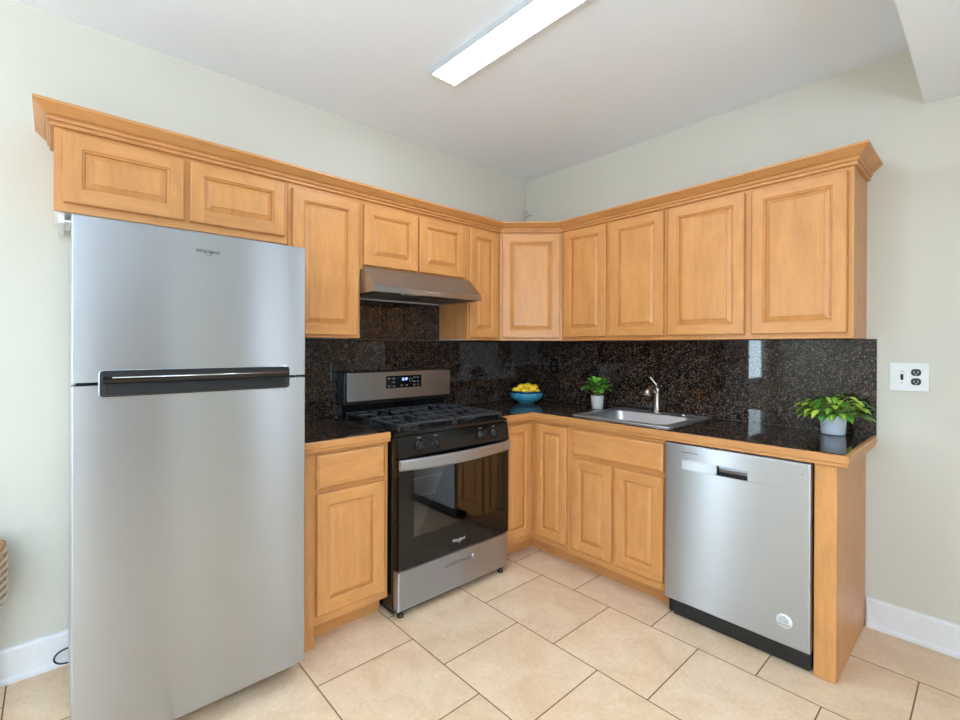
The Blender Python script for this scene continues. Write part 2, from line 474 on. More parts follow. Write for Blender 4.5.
MB().box(RX - .012, RX - .0008, -2.78, -2.02, .005, 2.04).build('added_door_leaf', plain('added_door_walnut', srgb(104, 82, 66), .4), d1)

# ------------------------------------------------------------------ wall cabinets
ZB, ZT, DF = 1.378, 2.135, .305
def carcass(parent, m, name='carcass'): return m.build(name, WVD, parent)
def wall_cab_L(y0, y1, zb, doors, label, zd0, zd1):
    t = thing('wall_cabinet', (0, (y0 + y1) / 2, zb), label, 'cabinet', 'maple wall cabinets')
    carcass(t, MB().box(.001, DF - .018, y0 + .0005, y1 - .0005, zb + .004, ZT))
    MB().box(.002, DF - .019, y0 + .001, y1 - .001, zb + .0005, zb + .0038).build('bottom_panel', WHITE, t)
    face_frame(t, planeL(DF - .018), y0 + .0005, y1 - .0005, zb, ZT)
    for (a, b) in doors: raised_door(planeL(DF + .0005), a, b, zd0, zd1, t)
    return t
def face_frame(t, T, u0, u1, v0, v1, st=.035, th=.018):
    m = MB()
    def quad(a, b, c, d, mi):
        P = [T(a, c, 0), T(b, c, 0), T(b, d, 0), T(a, d, 0)]; Q = [T(a, c, th), T(b, c, th), T(b, d, th), T(a, d, th)]
        m.face(P[::-1], mi); m.face(Q, mi)
        for i in range(4): m.face([P[i], P[(i + 1) % 4], Q[(i + 1) % 4], Q[i]], mi)
    quad(u0, u0 + st, v0, v1, 0); quad(u1 - st, u1, v0, v1, 0)
    quad(u0 + st, u1 - st, v0, v0 + st, 1); quad(u0 + st, u1 - st, v1 - st, v1, 1)
    mid = (u0 + u1) / 2
    if u1 - u0 > .5: quad(mid - .03, mid + .03, v0 + st, v1 - st, 0)
    return m.build('face_frame', [WV, WH], t)

fc = wall_cab_L(-2.905, -2.062, 1.83, [(-2.879, -2.497), (-2.476, -2.080)], 'short wide two-door maple wall cabinet above the fridge', 1.862, 2.120)
cl = MB().box(.02, .285, -2.893, -2.874, 1.790, 1.829, .002).box(.10, .283, -2.874, -2.856, 1.796, 1.803)
cl.build('mounting_cleat', WHITE, fc)
wall_cab_L(-2.060, -1.676, ZB, [(-2.044, -1.692)], 'tall single-door maple wall cabinet between the fridge and the range hood', 1.392, 2.108)
wall_cab_L(-1.674, -.912, 1.752, [(-1.660, -1.310), (-1.296, -.946)], 'short two-door maple wall cabinet above the range hood', 1.776, 2.106)
wall_cab_L(-.910, -.612, ZB, [(-.897, -.645)], 'narrow single-door maple wall cabinet right of the range hood', 1.395, 2.110)
# diagonal corner cabinet
t = thing('wall_cabinet', (.2, -.2, ZB), 'diagonal single-door maple wall cabinet across the room corner', 'cabinet', 'maple wall cabinets')
q = .018 * math.sqrt(.5)
carcass(t, MB().prism([(.001, -.001), (.001, -.6105), (.305 - 2 * q, -.6105), (.6105, -.305 + 2 * q), (.6105, -.001)], 'z', ZB, ZT))
TD = planeD((.305 - q, -.6105 + q)); LD = math.hypot(.3055, .3055)
face_frame(t, TD, .001, LD - .001, ZB, ZT)
raised_door(planeD((.305 + .0004, -.6105 - .0004)), .018, LD - .018, 1.396, 2.112, t)
def wall_cab_R(x0, x1, doors, label):
    t = thing('wall_cabinet', ((x0 + x1) / 2, 0, ZB), label, 'cabinet', 'maple wall cabinets')
    carcass(t, MB().box(x0 + .0005, x1 - .0005, -DF + .018, -.001, ZB, ZT))
    face_frame(t, planeR(-DF + .018), x0 + .0005, x1 - .0005, ZB, ZT)
    for (a, b) in doors: raised_door(planeR(-DF - .0005), a, b, 1.402, 2.118, t)
wall_cab_R(.612, 1.357, [(.634, .966), (.992, 1.344)], 'two-door maple wall cabinet next to the diagonal corner one, above the sink')
wall_cab_R(1.358, 2.206, [(1.371, 1.769), (1.802, 2.184)], 'two-door maple wall cabinet at the right end of the row, above the dishwasher')

# crown moulding swept along the cabinet tops
prof = [(.0, 2.136), (.010, 2.136), (.013, 2.140), (.013, 2.147), (.009, 2.149), (.009, 2.152), (.018, 2.155), (.021, 2.164), (.017, 2.168), (.017, 2.171), (.026, 2.174), (.034, 2.182),
        (.044, 2.192), (.052, 2.200), (.056, 2.203), (.056, 2.214), (-.02, 2.214), (-.02, 2.136)]
path = [(0.001, -2.905), (DF, -2.905), (DF, -.6105), (.6105, -DF), (2.206, -DF), (2.206, -.001)]
m = MB(); rings = []
for i, p in enumerate(path):
    P = Vector(p)
    def nrm(a, b): d = (Vector(b) - Vector(a)).normalized(); return Vector((d.y, -d.x))
    if i == 0: off = nrm(path[0], path[1])
    elif i == len(path) - 1: off = nrm(path[-2], path[-1])
    else:
        a, b = nrm(path[i - 1], path[i]), nrm(path[i], path[i + 1]); off = (a + b) / (1 + a.dot(b))
    k_, d_ = (.82, .012) if i in (2, 3) else (1, 0)      # the moulding sags a little towards the corner
    rings.append([m.bm.verts.new((P.x + off.x * o, P.y + off.y * o, 2.136 - d_ + (z - 2.136) * k_)) for (o, z) in prof])
fs = []
for A, B in zip(rings, rings[1:]):
    for k in range(len(prof)): fs.append(m.bm.faces.new((A[k], A[(k + 1) % len(prof)], B[(k + 1) % len(prof)], B[k])))
fs.append(m.bm.faces.new(rings[0])); fs.append(m.bm.faces.new(rings[-1]))
bmesh.ops.recalc_face_normals(m.bm, faces=fs)
tag(m.build('crown_molding', WT, loc=(.3, -1.5, 2.136)), 'maple crown moulding running along the tops of the wall cabinets', 'moulding')

# ------------------------------------------------------------------ granite backsplash
def tiles_L(m, y0, y1, z0, z1, cuts_y, cuts_z, x1=.012, g=.0008):
    ys = [y0] + cuts_y + [y1]; zs = [z0] + cuts_z + [z1]
    m.box(.0005, x1 - .002, y0, y1, z0, z1, mi=1)
    for a, b in zip(ys, ys[1:]):
        for c, d in zip(zs, zs[1:]): m.box(.001, x1, a + g, b - g, c + g, d - g)
def tiles_R(m, x0, x1, z0, z1, cuts_x, cuts_z, y1=-.012, g=.0008):
    xs = [x0] + cuts_x + [x1]; zs = [z0] + cuts_z + [z1]
    m.box(x0, x1, y1 + .002, -.0005, z0, z1, mi=1)
    for a, b in zip(xs, xs[1:]):
        for c, d in zip(zs, zs[1:]): m.box(a + g, b - g, y1, -.001, c + g, d - g)
CT = .917
m = MB()
tiles_L(m, -2.12, -1.676, CT, ZB - .001, [-1.82], [])
tiles_L(m, -1.676, -.911, CT, ZB - .001, [-1.21], [])
tiles_L(m, -1.6735, -.9125, ZB + .0, 1.62, [-1.21], [])
tiles_L(m, -.911, -.0135, CT, ZB - .001, [-.60], [])
tag(m.build('backsplash', [GR, GROUT], loc=(0, -1.1, CT)), 'dark brown granite backsplash on the wall behind the range', 'backsplash')
m = MB(); tiles_R(m, .0005, 2.245, CT, ZB - .001, [.375, .985, 1.595], [])
tag(m.build('backsplash', [GR, GROUT], loc=(1.1, 0, CT)), 'dark brown granite backsplash on the wall behind the sink and faucet', 'backsplash')

# ------------------------------------------------------------------ base cabinets
BT, TK = .872, .095
t = thing('base_cabinet', (0.3, -1.88, 0), 'single-door base cabinet with one drawer between fridge and range', 'cabinet', 'maple base cabinets')
y0, y1 = -2.072, -1.684
carcass(t, MB().box(.001, .591, y0 + .018, y1, TK, BT))
MB().box(.001, .609, y0 - .034, y0 + .0175, .001, BT).build('side_panel', WVD, t)
face_frame(t, planeL(.5915), y0 + .018, y1, TK + .002, BT)
MB().box(.60, .6088, y0 + .05, y1 - .03, .672, .708).build('drawer_rail', WH, t)
slab_front(planeL(.6100), -2.048, -1.708, .700, .852, t, 'drawer')
raised_door(planeL(.6100), -2.048, -1.708, .142, .680, t)
MB().box(.50, .535, y0 + .018, y1, .001, TK - .001).build('toe_kick', WT, t)
# corner base
t = thing('base_cabinet', (.4, -.4, 0), 'corner base cabinet with a folding pair of narrow doors right of the range', 'cabinet', 'maple base cabinets')
carcass(t, MB().prism([(.001, -.001), (.001, -.894), (.608, -.894), (.608, -.608), (.912, -.608), (.912, -.001)], 'z', TK, BT))
raised_door(planeL(.6085), -.880, -.640, .140, .846, t, stile=.045)
raised_door(planeR(-.6085), .654, .892, .140, .846, t, stile=.045)
MB().box(.50, .53, -.894, -.53, .001, TK - .001).box(.50, .912, -.53, -.50, .001, TK - .001).build('toe_kick', WT, t)
# sink base
x0, x1 = .914, 1.512
t = thing('base_cabinet', (1.21, -.3, 0), 'two-door sink base cabinet with a plain false drawer front, left of dishwasher', 'cabinet', 'maple base cabinets')
m = MB().box(x0, x0 + .018, -.591, -.001, TK, BT).box(x1 - .018, x1, -.591, -.001, TK, BT).box(x0 + .018, x1 - .018, -.591, -.001, TK, TK + .018).box(x0 + .018, x1 - .018, -.010, -.001, TK + .018, BT)
carcass(t, m)
face_frame(t, planeR(-.5915), x0, x1, TK, BT)
MB().box(x0 + .035, x1 - .035, -.6088, -.58, .655, .715).build('drawer_rail', WH, t)
slab_front(planeR(-.6100), .938, 1.498, .702, .845, t, 'false_drawer_front')
raised_door(planeR(-.6100), .936, 1.200, .140, .672, t)
raised_door(planeR(-.6100), 1.220, 1.498, .140, .672, t)
MB().box(x0, x1, -.53, -.50, .001, TK - .001).build('toe_kick', WT, t)
# end panel
t = thing('end_panel', (2.17, -.3, 0), 'tall maple end panel with front post, right of the dishwasher', 'cabinet panel')
MB().box(2.190, 2.206, -.592, -.002, .001, BT).build('side_panel', WVD, t)
MB().box(2.132, 2.206, -.612, -.5925, .003, BT, .001).build('post', WV, t)
MB().box(2.132, 2.150, -.592, -.002, .05, BT).build('inner_panel', WVD, t)

# ------------------------------------------------------------------ countertops
def nosing(m, pts, z0=.868, z1=CT - .003):
    """hardwood edge running round pts (open polyline, outward = right of travel), 18 mm thick"""
    prof = [(0, z1), (.014, z1), (.018, z1 - .004), (.018, z0 + .018), (.014, z0 + .014), (.014, z0 + .003), (.011, z0), (0, z0)]
    R = []
    for i, p in enumerate(pts):
        def nrm(a, b): d = (Vector(b) - Vector(a)).normalized(); return Vector((d.y, -d.x))
        if i == 0: off = nrm(pts[0], pts[1])
        elif i == len(pts) - 1: off = nrm(pts[-2], pts[-1])
        else:
            a, b = nrm(pts[i - 1], pts[i]), nrm(pts[i], pts[i + 1]); off = (a + b) / (1 + a.dot(b))
        R.append([m.bm.verts.new((p[0] + off.x * o, p[1] + off.y * o, z)) for (o, z) in prof])
    fs = []; n = len(prof)
    for A, B in zip(R, R[1:]):
        for k in range(n): fs.append(m.bm.faces.new((A[k], A[(k + 1) % n], B[(k + 1) % n], B[k])))
    fs += [m.bm.faces.new(R[0]), m.bm.faces.new(R[-1])]
    bmesh.ops.recalc_face_normals(m.bm, faces=fs); return m
t = thing('countertop', (.3, -1.88, BT), 'small granite countertop with maple edge between fridge and range', 'countertop')
MB().box(.013, .620, -2.110, -1.684, BT + .001, CT, .0008, 1).build('granite_top', GR, t)
nosing(MB(), [(.6205, -2.110), (.6205, -1.684)]).build('edge_trim', WT, t)
t = thing('countertop', (1.2, -.3, BT), 'long L-shaped granite countertop with maple edge around the corner and sink', 'countertop')
SX0, SX1, SY0, SY1 = .915, 1.475, -.53, -.075      # sink cut-out
xe, yf = 2.230, -.620
m = MB(); z0 = BT + .001
m.box(.013, .620, -.893, yf, z0, CT); m.box(.013, SX0, yf, -.0125, z0, CT)
m.box(SX0, SX1, yf, SY0, z0, CT); m.box(SX0, SX1, SY1, -.0125, z0, CT); m.box(SX1, 1.80, yf, -.0125, z0, CT); m.box(1.8012, xe, yf, -.0125, z0, CT)
m.build('granite_top', GR, t)
nosing(MB(), [(.6205, -.893), (.6205, yf - .0005), (xe + .0005, yf - .0005), (xe + .0005, -.0125)]).build('edge_trim', WT, t)

# ------------------------------------------------------------------ sink and faucet
t = thing('sink', (1.19, -.3, CT), 'stainless steel drop-in sink set in the granite countertop', 'sink')
def rrect(x0, x1, y0, y1, r, n=6):
    P = []
    for (cx, cy, a0) in ((x1 - r, y1 - r, 0), (x0 + r, y1 - r, 90), (x0 + r, y0 + r, 180), (x1 - r, y0 + r, 270)):
        for k in range(n + 1):
            a = math.radians(a0 + 90 * k / n); P.append((cx + r * math.cos(a), cy + r * math.sin(a)))
    return P
m = MB(); loops = []
for (dx0, dx1, dy0, dy1, r, z) in ((.884, 1.506, -.572, -.030, .03, CT + .0012), (.884, 1.506, -.572, -.030, .03, CT + .004), (.890, 1.500, -.566, -.036, .028, CT + .0075),
        (.900, 1.490, -.556, -.046, .026, CT + .006), (.938, 1.452, -.515, -.140, .05, CT + .0055), (.945, 1.445, -.508, -.147, .05, CT - .002),
        (.958, 1.432, -.495, -.160, .05, CT - .14), (.975, 1.412, -.475, -.180, .05, CT - .165), (1.15, 1.23, -.37, -.29, .035, CT - .168)):
    loops.append([m.bm.verts.new((x, y, z)) for x, y in rrect(dx0, dx1, dy0, dy1, r)])
fs = []
for A, B in zip(loops, loops[1:]):
    n = len(A)
    for k in range(n): fs.append(m.bm.faces.new((A[k], A[(k + 1) % n], B[(k + 1) % n], B[k])))
fs.append(m.bm.faces.new(loops[-1]))
for f in fs: f.smooth = True
bmesh.ops.recalc_face_normals(m.bm, faces=fs)
m.build('basin', ST_S, t)
MB().lathe([(0, .004), (.02, .004), (.024, .006), (.036, .006), (.040, .002)], (1.19, -.33, CT - .168), 24).build('drain', CHROME, t)
MB().lathe([(0, .012), (.010, .011), (.016, .006), (.017, 0)], (1.36, -.085, CT + .006), 16).build('hole_cover', CHROME, t)
t = thing('faucet', (1.19, -.088, CT + .006), 'brushed nickel single-lever faucet standing behind the sink', 'faucet')
z = CT + .006; fx, fy = 1.19, -.088
MB().lathe([(.029, 0), (.029, .006), (.022, .012), (.0, .012)], (fx, fy, z + .0003), 24).build('base', NICK, t)
MB().lathe([(.021, .010), (.0195, .06), (.0185, .11), (.020, .135), (.0205, .150), (.015, .160), (0, .162)], (fx, fy, z), 24).build('body', NICK, t)
d = Vector((-.25, -.97, 0)).normalized()
pts = [Vector((fx, fy, z + .115)) + d * a + Vector((0, 0, b)) for a, b in ((.0, 0), (.022, .026), (.048, .040), (.070, .036), (.084, .016), (.089, -.004))]
MB().tube(pts, [.015, .015, .0155, .0175, .021, .024], 16).build('spout', NICK, t)
pts = [Vector((fx, fy, z + .155)), Vector((fx - .006, fy - .004, z + .180)), Vector((fx - .024, fy - .016, z + .208)), Vector((fx - .036, fy - .024, z + .224))]
MB().tube(pts, [.010, .0085, .0075, .010], 12).build('lever', NICK, t)

# ------------------------------------------------------------------ fridge
FY0, FY1, FX = -2.864, -2.160, .776
t = thing('refrigerator', (.4, (FY0 + FY1) / 2, 0), 'tall stainless steel top-freezer refrigerator at the left', 'refrigerator')
MB().box(.05, .690, FY0 + .006, FY1 - .006, .03, 1.716, .004).build('body', plain('grey_fridge_side', srgb(176, 178, 182), .4, 0, .03), t)
def fridge_door(z0, z1, name):
    m = MB(); P = []
    for u in [0, .0008, .002, .0043, .0050, .0062, .009, .02] + [k / 20 for k in range(1, 20)] + [.98, .991, .9938, .9950, .9957, .998, .9992, 1]:
        y = FY0 + (FY1 - FY0) * u
        e = min(u, 1 - u) * (FY1 - FY0); r = .003
        x = FX - .003 + .003 * (1 - (2 * u - 1) ** 2)
        if e < r: x -= r - math.sqrt(max(0, r * r - (r - e) ** 2))
        P.append((x, y))
    us = []
    m2 = [(.695, FY0)] + P + [(.695, FY1)]
    m.prism(m2, 'z', z0, z1)
    for e in m.bm.edges: e.smooth = not any(abs(f.normal.z) > .5 for f in e.link_faces)
    for f in m.bm.faces: f.smooth = True
    return m.build(name, ST_Y, t)
SP = 1.215
fridge_door(SP + .005, 1.724, 'freezer_door'); fd = fridge_door(.078, SP - .005, 'fresh_food_door')
MB().box(.6905, .6945, FY0 + .012, FY1 - .012, .085, 1.715).build('door_gasket', BLKP, t)
MB().box(.50, .58, FY0 + .03, FY1 - .03, .005, .029, .004).build('toe_grille', SHAD, t)
h = MB()
hy0, hy1 = -2.800, -2.226
xh = FX + .0005
h.prism([(y, z) for y, z in rrect(hy0, hy1, 1.173, 1.256, .012)], 'x', xh - .012, xh + .006)
hb = h.build('handle', BLKP, t)
b = MB(); pr = rrect(hy0, hy1, 1.173, 1.256, .012)
b.tube([(xh + .002, y, z) for y, z in pr] + [(xh + .002, pr[0][0], pr[0][1])], .0018, 8, cap=False).build('handle_rim', CHROME, hb)
g = MB()
g.prism([(xh + .006, 1.251), (xh + .016, 1.250), (xh + .027, 1.238), (xh + .028, 1.228), (xh + .022, 1.218), (xh + .012, 1.214), (xh + .006, 1.222)], 'y', hy0 + .008, hy1 - .008)
g.build('grip_bar', BLK, hb)
MB().tube([(xh + .0275, hy0 + .03, 1.2345), (xh + .0275, hy1 - .015, 1.2345)], .0022, 8).build('highlight_strip', CHROME, hb)  # chrome strip stands in for the highlight along the grip bar
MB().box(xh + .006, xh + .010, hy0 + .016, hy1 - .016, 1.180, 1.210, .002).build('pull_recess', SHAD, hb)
for yy in (FY0 + .02, FY1 - .10): MB().box(.58, .66, yy, yy + .08, 1.7165, 1.730, .004).build('hinge_cover', DARK, t)
writing('Whirlpool', .0175, (FX + .0012, -2.505, 1.662), (0, 1, 0), (0, 0, 1), PRINT, t, 'badge')
pts = [(FX + .0012, -2.502 + .012 * math.cos(a), 1.660 + .011 * math.sin(a)) for a in [math.radians(200 + 14 * k) for k in range(16)]]
MB().tube(pts, .0006, 6).build('badge_ring', PRINT, t)

# ------------------------------------------------------------------ range (gas stove)
t = thing('gas_range', (.35, -1.285, 0), 'black and stainless gas range with oven between the base cabinets', 'stove')
RY0, RY1 = -1.672, -.907
MB().box(.02, .640, RY0, RY1, .035, .890, .003).build('body', BLK, t)
c = MB().box(.02, .672, RY0, RY1, .8905, .912, .004)
c.box(.060, .660, RY0 + .02, RY1 - .02, .912, .9135)
c.build('cooktop', BLK, t)
# sloping control panel
MB().prism([(.641, .785), (.688, .785), (.692, .795), (.676, .889), (.641, .889)], 'y', RY0 + .002, RY1 - .002, bev=.002).build('control_panel', BLK, t)
Mk = Matrix.Rotation(math.radians(81), 3, 'Y')
for yk in (-1.545, -1.442, -1.128, -1.028):
    k_ = MB().lathe([(.027, 0), (.027, .006), (.021, .008), (.020, .026), (.018, .030), (0, .030)], (.6835, yk, .838), 24, M=Mk)
    ko = k_.build('knob', BLK, t)
    MB().box(.702, .7225, yk - .0045, yk + .0045, .820, .862, .002).build('knob_grip', BLKP, ko)
    MB().tube([(.6795, yk - .012, .876), (.6795, yk + .012, .876)], .0009, 6).build('knob_mark', PRINTW, t)
# oven door with window opening
DX0, DX1, dz0, dz1 = .642, .688, .245, .780
wy0, wy1, wz0, wz1 = -1.580, -1.000, .385, .720
m = MB(); yl, yr = RY0 + .004, RY1 - .004
m.box(DX0, DX1, yl, wy0, dz0, dz1); m.box(DX0, DX1, wy1, yr, dz0, dz1); m.box(DX0, DX1, wy0, wy1, dz0, wz0); m.box(DX0, DX1, wy0, wy1, wz1, dz1)
m.box(DX0, DX0 + .004, wy0, wy1, wz0, wz1, mi=1)
od = m.build('oven_door', [GLASSB, plain('oven_interior', srgb(92, 93, 96), .5)], t)
pw = MB().box(DX1 - .004, DX1 - .001, wy0, wy1, wz0, wz1).build('window_pane', PANE, od)
r_ = MB()
for zz in (.47, .575, .665): r_.tube([(DX0 + .014, wy0 + .002, zz), (DX0 + .014, wy1 - .002, zz)], .0028, 6)
for k in range(14): r_.tube([(DX0 + .01, wy0 + .03 + k * .04, .574), (DX0 + .02, wy0 + .03 + k * .04, .574)], .0012, 6)
r_.build('oven_rack', plain('rack_wire', srgb(190, 190, 192), .4), od)
hd = MB(); nseg = 24; A = []
for k in range(nseg + 1):
    u = k / nseg; y = yl + (yr - yl) * u; s_ = 1 - (2 * u - 1) ** 2
    x = .700 + .018 * s_; zt = .782 - .004 * s_; zb_ = .731 - .012 * s_
    A.append([hd.bm.verts.new(p) for p in ((x, y, zb_), (x + .008, y, zb_ + .010), (x + .008, y, zt - .008), (x, y, zt), (x - .012, y, zt), (x - .012, y, zb_))])
fs = []
for a, b_ in zip(A, A[1:]):
    for k in range(6): fs.append(hd.bm.faces.new((a[k], a[(k + 1) % 6], b_[(k + 1) % 6], b_[k])))
fs += [hd.bm.faces.new(A[0]), hd.bm.faces.new(A[-1])]
bmesh.ops.recalc_face_normals(hd.bm, faces=fs)
for f in fs[:-2]: f.smooth = False
ho = hd.build('door_handle', ST_H, od)
for ya in (yl + .004, yr - .05): MB().box(DX1, .700, ya, ya + .046, .74, .772).build('handle_bracket', BLKP, od)
writing('Whirlpool', .021, (DX1 + .0008, -1.291, .298), (0, 1, 0), (0, 0, 1), PRINTW, od, 'badge')
pts = [(DX1 + .0008, -1.288 + .014 * math.cos(a), .296 + .013 * math.sin(a)) for a in [math.radians(200 + 14 * k) for k in range(16)]]
MB().tube(pts, .0008, 6).build('badge_ring', PRINTW, od)
# drawer with recessed pull
m = MB(); dzz0, dzz1 = .040, .232; py0, py1, pz0, pz1 = -1.385, -1.183, .166, .192
def front_with_pocket(m, T, u0, u1, v0, v1, q0, q1, w0, w1, t, depth, bev):
    """panel with a rounded pocket pressed into its front"""
    def loop(d, n): return [T(u0 + d, v0 + d, n), T(u1 - d, v0 + d, n), T(u1 - d, v1 - d, n), T(u0 + d, v1 - d, n)]
    L = [loop(0, 0), loop(0, t - bev), loop(bev * .3, t - bev * .3), loop(bev, t)]
    m.face(L[0][::-1])
    for A, B in zip(L, L[1:]):
        for i in range(4): m.face([A[i], A[(i + 1) % 4], B[(i + 1) % 4], B[i]])
    a0, a1, b0, b1 = u0 + bev, u1 - bev, v0 + bev, v1 - bev
    for (x0, x1, y0, y1) in ((a0, q0, b0, b1), (q1, a1, b0, b1), (q0, q1, b0, w0), (q0, q1, w1, b1)):
        m.face([T(x0, y0, t), T(x1, y0, t), T(x1, y1, t), T(x0, y1, t)])
    def pl(d, n): return [T(q0 + d, w0 + d, n), T(q1 - d, w0 + d, n), T(q1 - d, w1 - d, n), T(q0 + d, w1 - d, n)]
    P = [pl(0, t), pl((w1 - w0) * .15, t - depth * .3), pl((w1 - w0) * .32, t - depth)]
    for A, B in zip(P, P[1:]):
        for i in range(4): m.face([A[i], A[(i + 1) % 4], B[(i + 1) % 4], B[i]])
    m.face(P[-1]); return m
dr = front_with_pocket(m, planeL(.642), yl, yr, dzz0, dzz1, py0, py1, pz0, pz1, .042, .012, .006).build('storage_drawer', ST_D, t)
MB().box(.050, .640, RY0 + .002, RY1 - .002, .018, .0345).build('base_rail', SHAD, t)
for (fx_, fy_) in ((.655, RY0 + .035), (.655, RY1 - .035), (.08, RY0 + .035), (.08, RY1 - .035)):
    MB().lathe([(0, .039), (.010, .039), (.010, .014), (.017, .012), (.017, .0005), (0, .0005)], (fx_, fy_, 0), 16).build('foot', BLKP, t)
# backguard
MB().prism([(.0135, .9135), (.070, .9135), (.070, .985), (.0135, .985)], 'y', RY0 + .006, RY1 - .006).build('backguard_base', BLK, t)
bgd = MB().box(.0135, .096, RY0 + .004, RY1 + .008, .9855, 1.182, .008, 3).build('backguard', BLKP, t)
MB().prism(rrect(RY0 + .018, RY1 + .006, 1.012, 1.176, .010), 'x', .0965, .120, bev=.002).build('console', ST_D, bgd)
MB().box(.1205, .1225, -1.402, -1.140, 1.076, 1.152, .001).build('display_panel', BLK, bgd)
writing('2:19', .024, (.1232, -1.268, 1.128), (0, 1, 0), (0, 0, 1), LCD, bgd, 'clock_digits')
KEYP = plain('key_print', srgb(120, 124, 130), .5)
for (yy, zz) in ((-1.380, 1.136), (-1.348, 1.136), (-1.348, 1.112), (-1.380, 1.088), (-1.345, 1.088), (-1.290, 1.090), (-1.252, 1.090), (-1.196, 1.136), (-1.168, 1.136), (-1.196, 1.112), (-1.168, 1.112), (-1.196, 1.090), (-1.165, 1.090)):
    MB().box(.1226, .1230, yy - .008, yy + .008, zz - .004, zz + .004).build('touch_key', KEYP, bgd)
k_ = MB()
k_.lathe([(.010, 0), (.014, 0), (.014, .0004), (.010, .0004), (.010, 0)], (.1226, -1.222, 1.122), 18, M=Matrix.Rotation(PI / 2, 3, 'Y'))
k_.build('dial_ring', KEYP, bgd)
MB().box(.071, .084, -1.22, -.95, .990, .996, .001).build('vent_trim', CHROME, t)
# burners
for (bx_, by_, rr) in ((.21, -1.50, .040), (.50, -1.50, .050), (.21, -1.08, .036), (.50, -1.08, .046), (.355, -1.29, .045)):
    bo = MB().lathe([(rr * 1.25, 0), (rr * 1.25, .004), (rr, .008), (rr, .014), (0, .014)], (bx_, by_, .9135), 24).build('burner', BLKM, t)
    MB().lathe([(rr * .8, 0), (rr * .8, .005), (rr * .7, .007), (0, .007)], (bx_, by_, .9277), 24).build('burner_cap', BLK, bo)
# cast iron grates: two halves
def grate(y0, y1):
    m = MB(); x0, x1, z0, z1 = .085, .650, .936, .948; w = .011
    def bar(xa, xb, ya, yb, dz=0): m.box(xa, xb, ya, yb, z0 + dz, z1 + dz, .002, 1)
    bar(x0, x1, y0, y0 + w); bar(x0, x1, y1 - w, y1); bar(x0, x0 + w, y0, y1); bar(x1 - w, x1, y0, y1); bar((x0 + x1) / 2 - w / 2, (x0 + x1) / 2 + w / 2, y0, y1)
    ym = (y0 + y1) / 2
    n = 5
    for k in range(1, n): 
        y = y0 + (y1 - y0) * k / n
        for (a, b) in ((x0, x0 + .11), (.25, .315), ((x0 + x1) / 2, (x0 + x1) / 2 + .10), (.545, x1)): bar(a, b, y - w / 2, y + w / 2, .001)
    for xc in (.21, .50):
        bar(xc - w / 2, xc + w / 2, y0, ym - .045, .001); bar(xc - w / 2, xc + w / 2, ym + .045, y1, .001)
    for (xx, yy) in ((x0 + .006, y0 + .006), (x1 - .006, y0 + .006), (x0 + .006, y1 - .006), (x1 - .006, y1 - .006), ((x0 + x1) / 2, y0 + .006), ((x0 + x1) / 2, y1 - .006)):
        m.box(xx - .006, xx + .006, yy - .006, yy + .006, .9137, z0 + .002)
    return m.build('grate', BLKM, t)
grate(RY0 + .022, -1.292); grate(-1.287, RY1 - .022)

# ------------------------------------------------------------------ range hood
t = thing('range_hood', (.2, -1.293, 1.62), 'slim stainless under-cabinet range hood above the gas range', 'range hood')
hy0, hy1 = -1.6725, -.9135
zb, zl, zt = 1.622, 1.654, 1.766
m = MB(); th = .006
out = [(.013, zt - .0155), (.305, zt - .0155), (.3265, zt - .0155), (.3265, zt), (.450, zl), (.450, zb), (.442, zb), (.442, zl - .006), (.013, zl + .02)]
m.prism(out, 'y', hy0, hy1)
for (a, b) in ((hy0, hy0 + th), (hy1 - th, hy1)): m.prism([(.013, zb), (.4415, zb), (.4415, zl - .003), (.013, zl + .022)], 'y', a, b)
m.build('shell', ST_Y, t)
MB().box(.013, .4415, hy0 + th, hy1 - th, zb + .008, zb + .012).build('underside', DARK, t)
for (a, b) in ((hy0 + .05, -1.305), (-1.28, hy1 - .05)):
    f_ = MB().box(.06, .36, a, b, zb + .002, zb + .0075, .001)
    for k in range(9): f_.box(.07 + k * .032, .074 + k * .032, a + .01, b - .01, zb + .0005, zb + .002)
    f_.build('grease_filter', plain('filter_mesh', srgb(120, 118, 116), .4, 1), t)
MB().box(.375, .425, -1.46, -1.36, zb + .002, zb + .0075, .002).build('lamp_lens', plain('lens', srgb(200, 200, 195), .3), t)
for k in range(5):
    MB().box(.4505, .4545, -1.350 + k * .022, -1.336 + k * .022, 1.634, 1.644, .001).build('button', CHROME, t)

# ------------------------------------------------------------------ dishwasher
t = thing('dishwasher', (1.82, -.3, 0), 'stainless steel dishwasher under the right end of the countertop', 'dishwasher')
DXa, DXb = 1.517, 2.126
MB().box(DXa + .004, DXb - .004, -.600, -.02, .012, .862).build('tub', SHAD, t)
MB().box(DXa + .03, DXb - .012, -.560, -.602, .004, .086).build('kick_plate', BLKP, t)
TR = planeR(-.604); tt = .040
m = MB(); u0, u1, v0, v1 = DXa, DXb, .092, .862; bev = .005
q0, q1, w0, w1 = 1.600, 2.052, .745, .790; c0, c1 = 1.762, 1.892
def loop(d, n): return [TR(u0 + d, v0 + d, n), TR(u1 - d, v0 + d, n), TR(u1 - d, v1 - d, n), TR(u0 + d, v1 - d, n)]
L = [loop(0, 0), loop(0, tt - bev), loop(bev * .3, tt - bev * .3), loop(bev, tt)]
m.face(L[0][::-1])
for A, B in zip(L, L[1:]):
    for i in range(4): m.face([A[i], A[(i + 1) % 4], B[(i + 1) % 4], B[i]])
a0, a1, b0, b1 = u0 + bev, u1 - bev, v0 + bev, v1 - bev
def fl(x0, x1, y0, y1, n0=tt, n1=tt): m.face([TR(x0, y0, n0), TR(x1, y0, n1), TR(x1, y1, n1), TR(x0, y1, n0)])
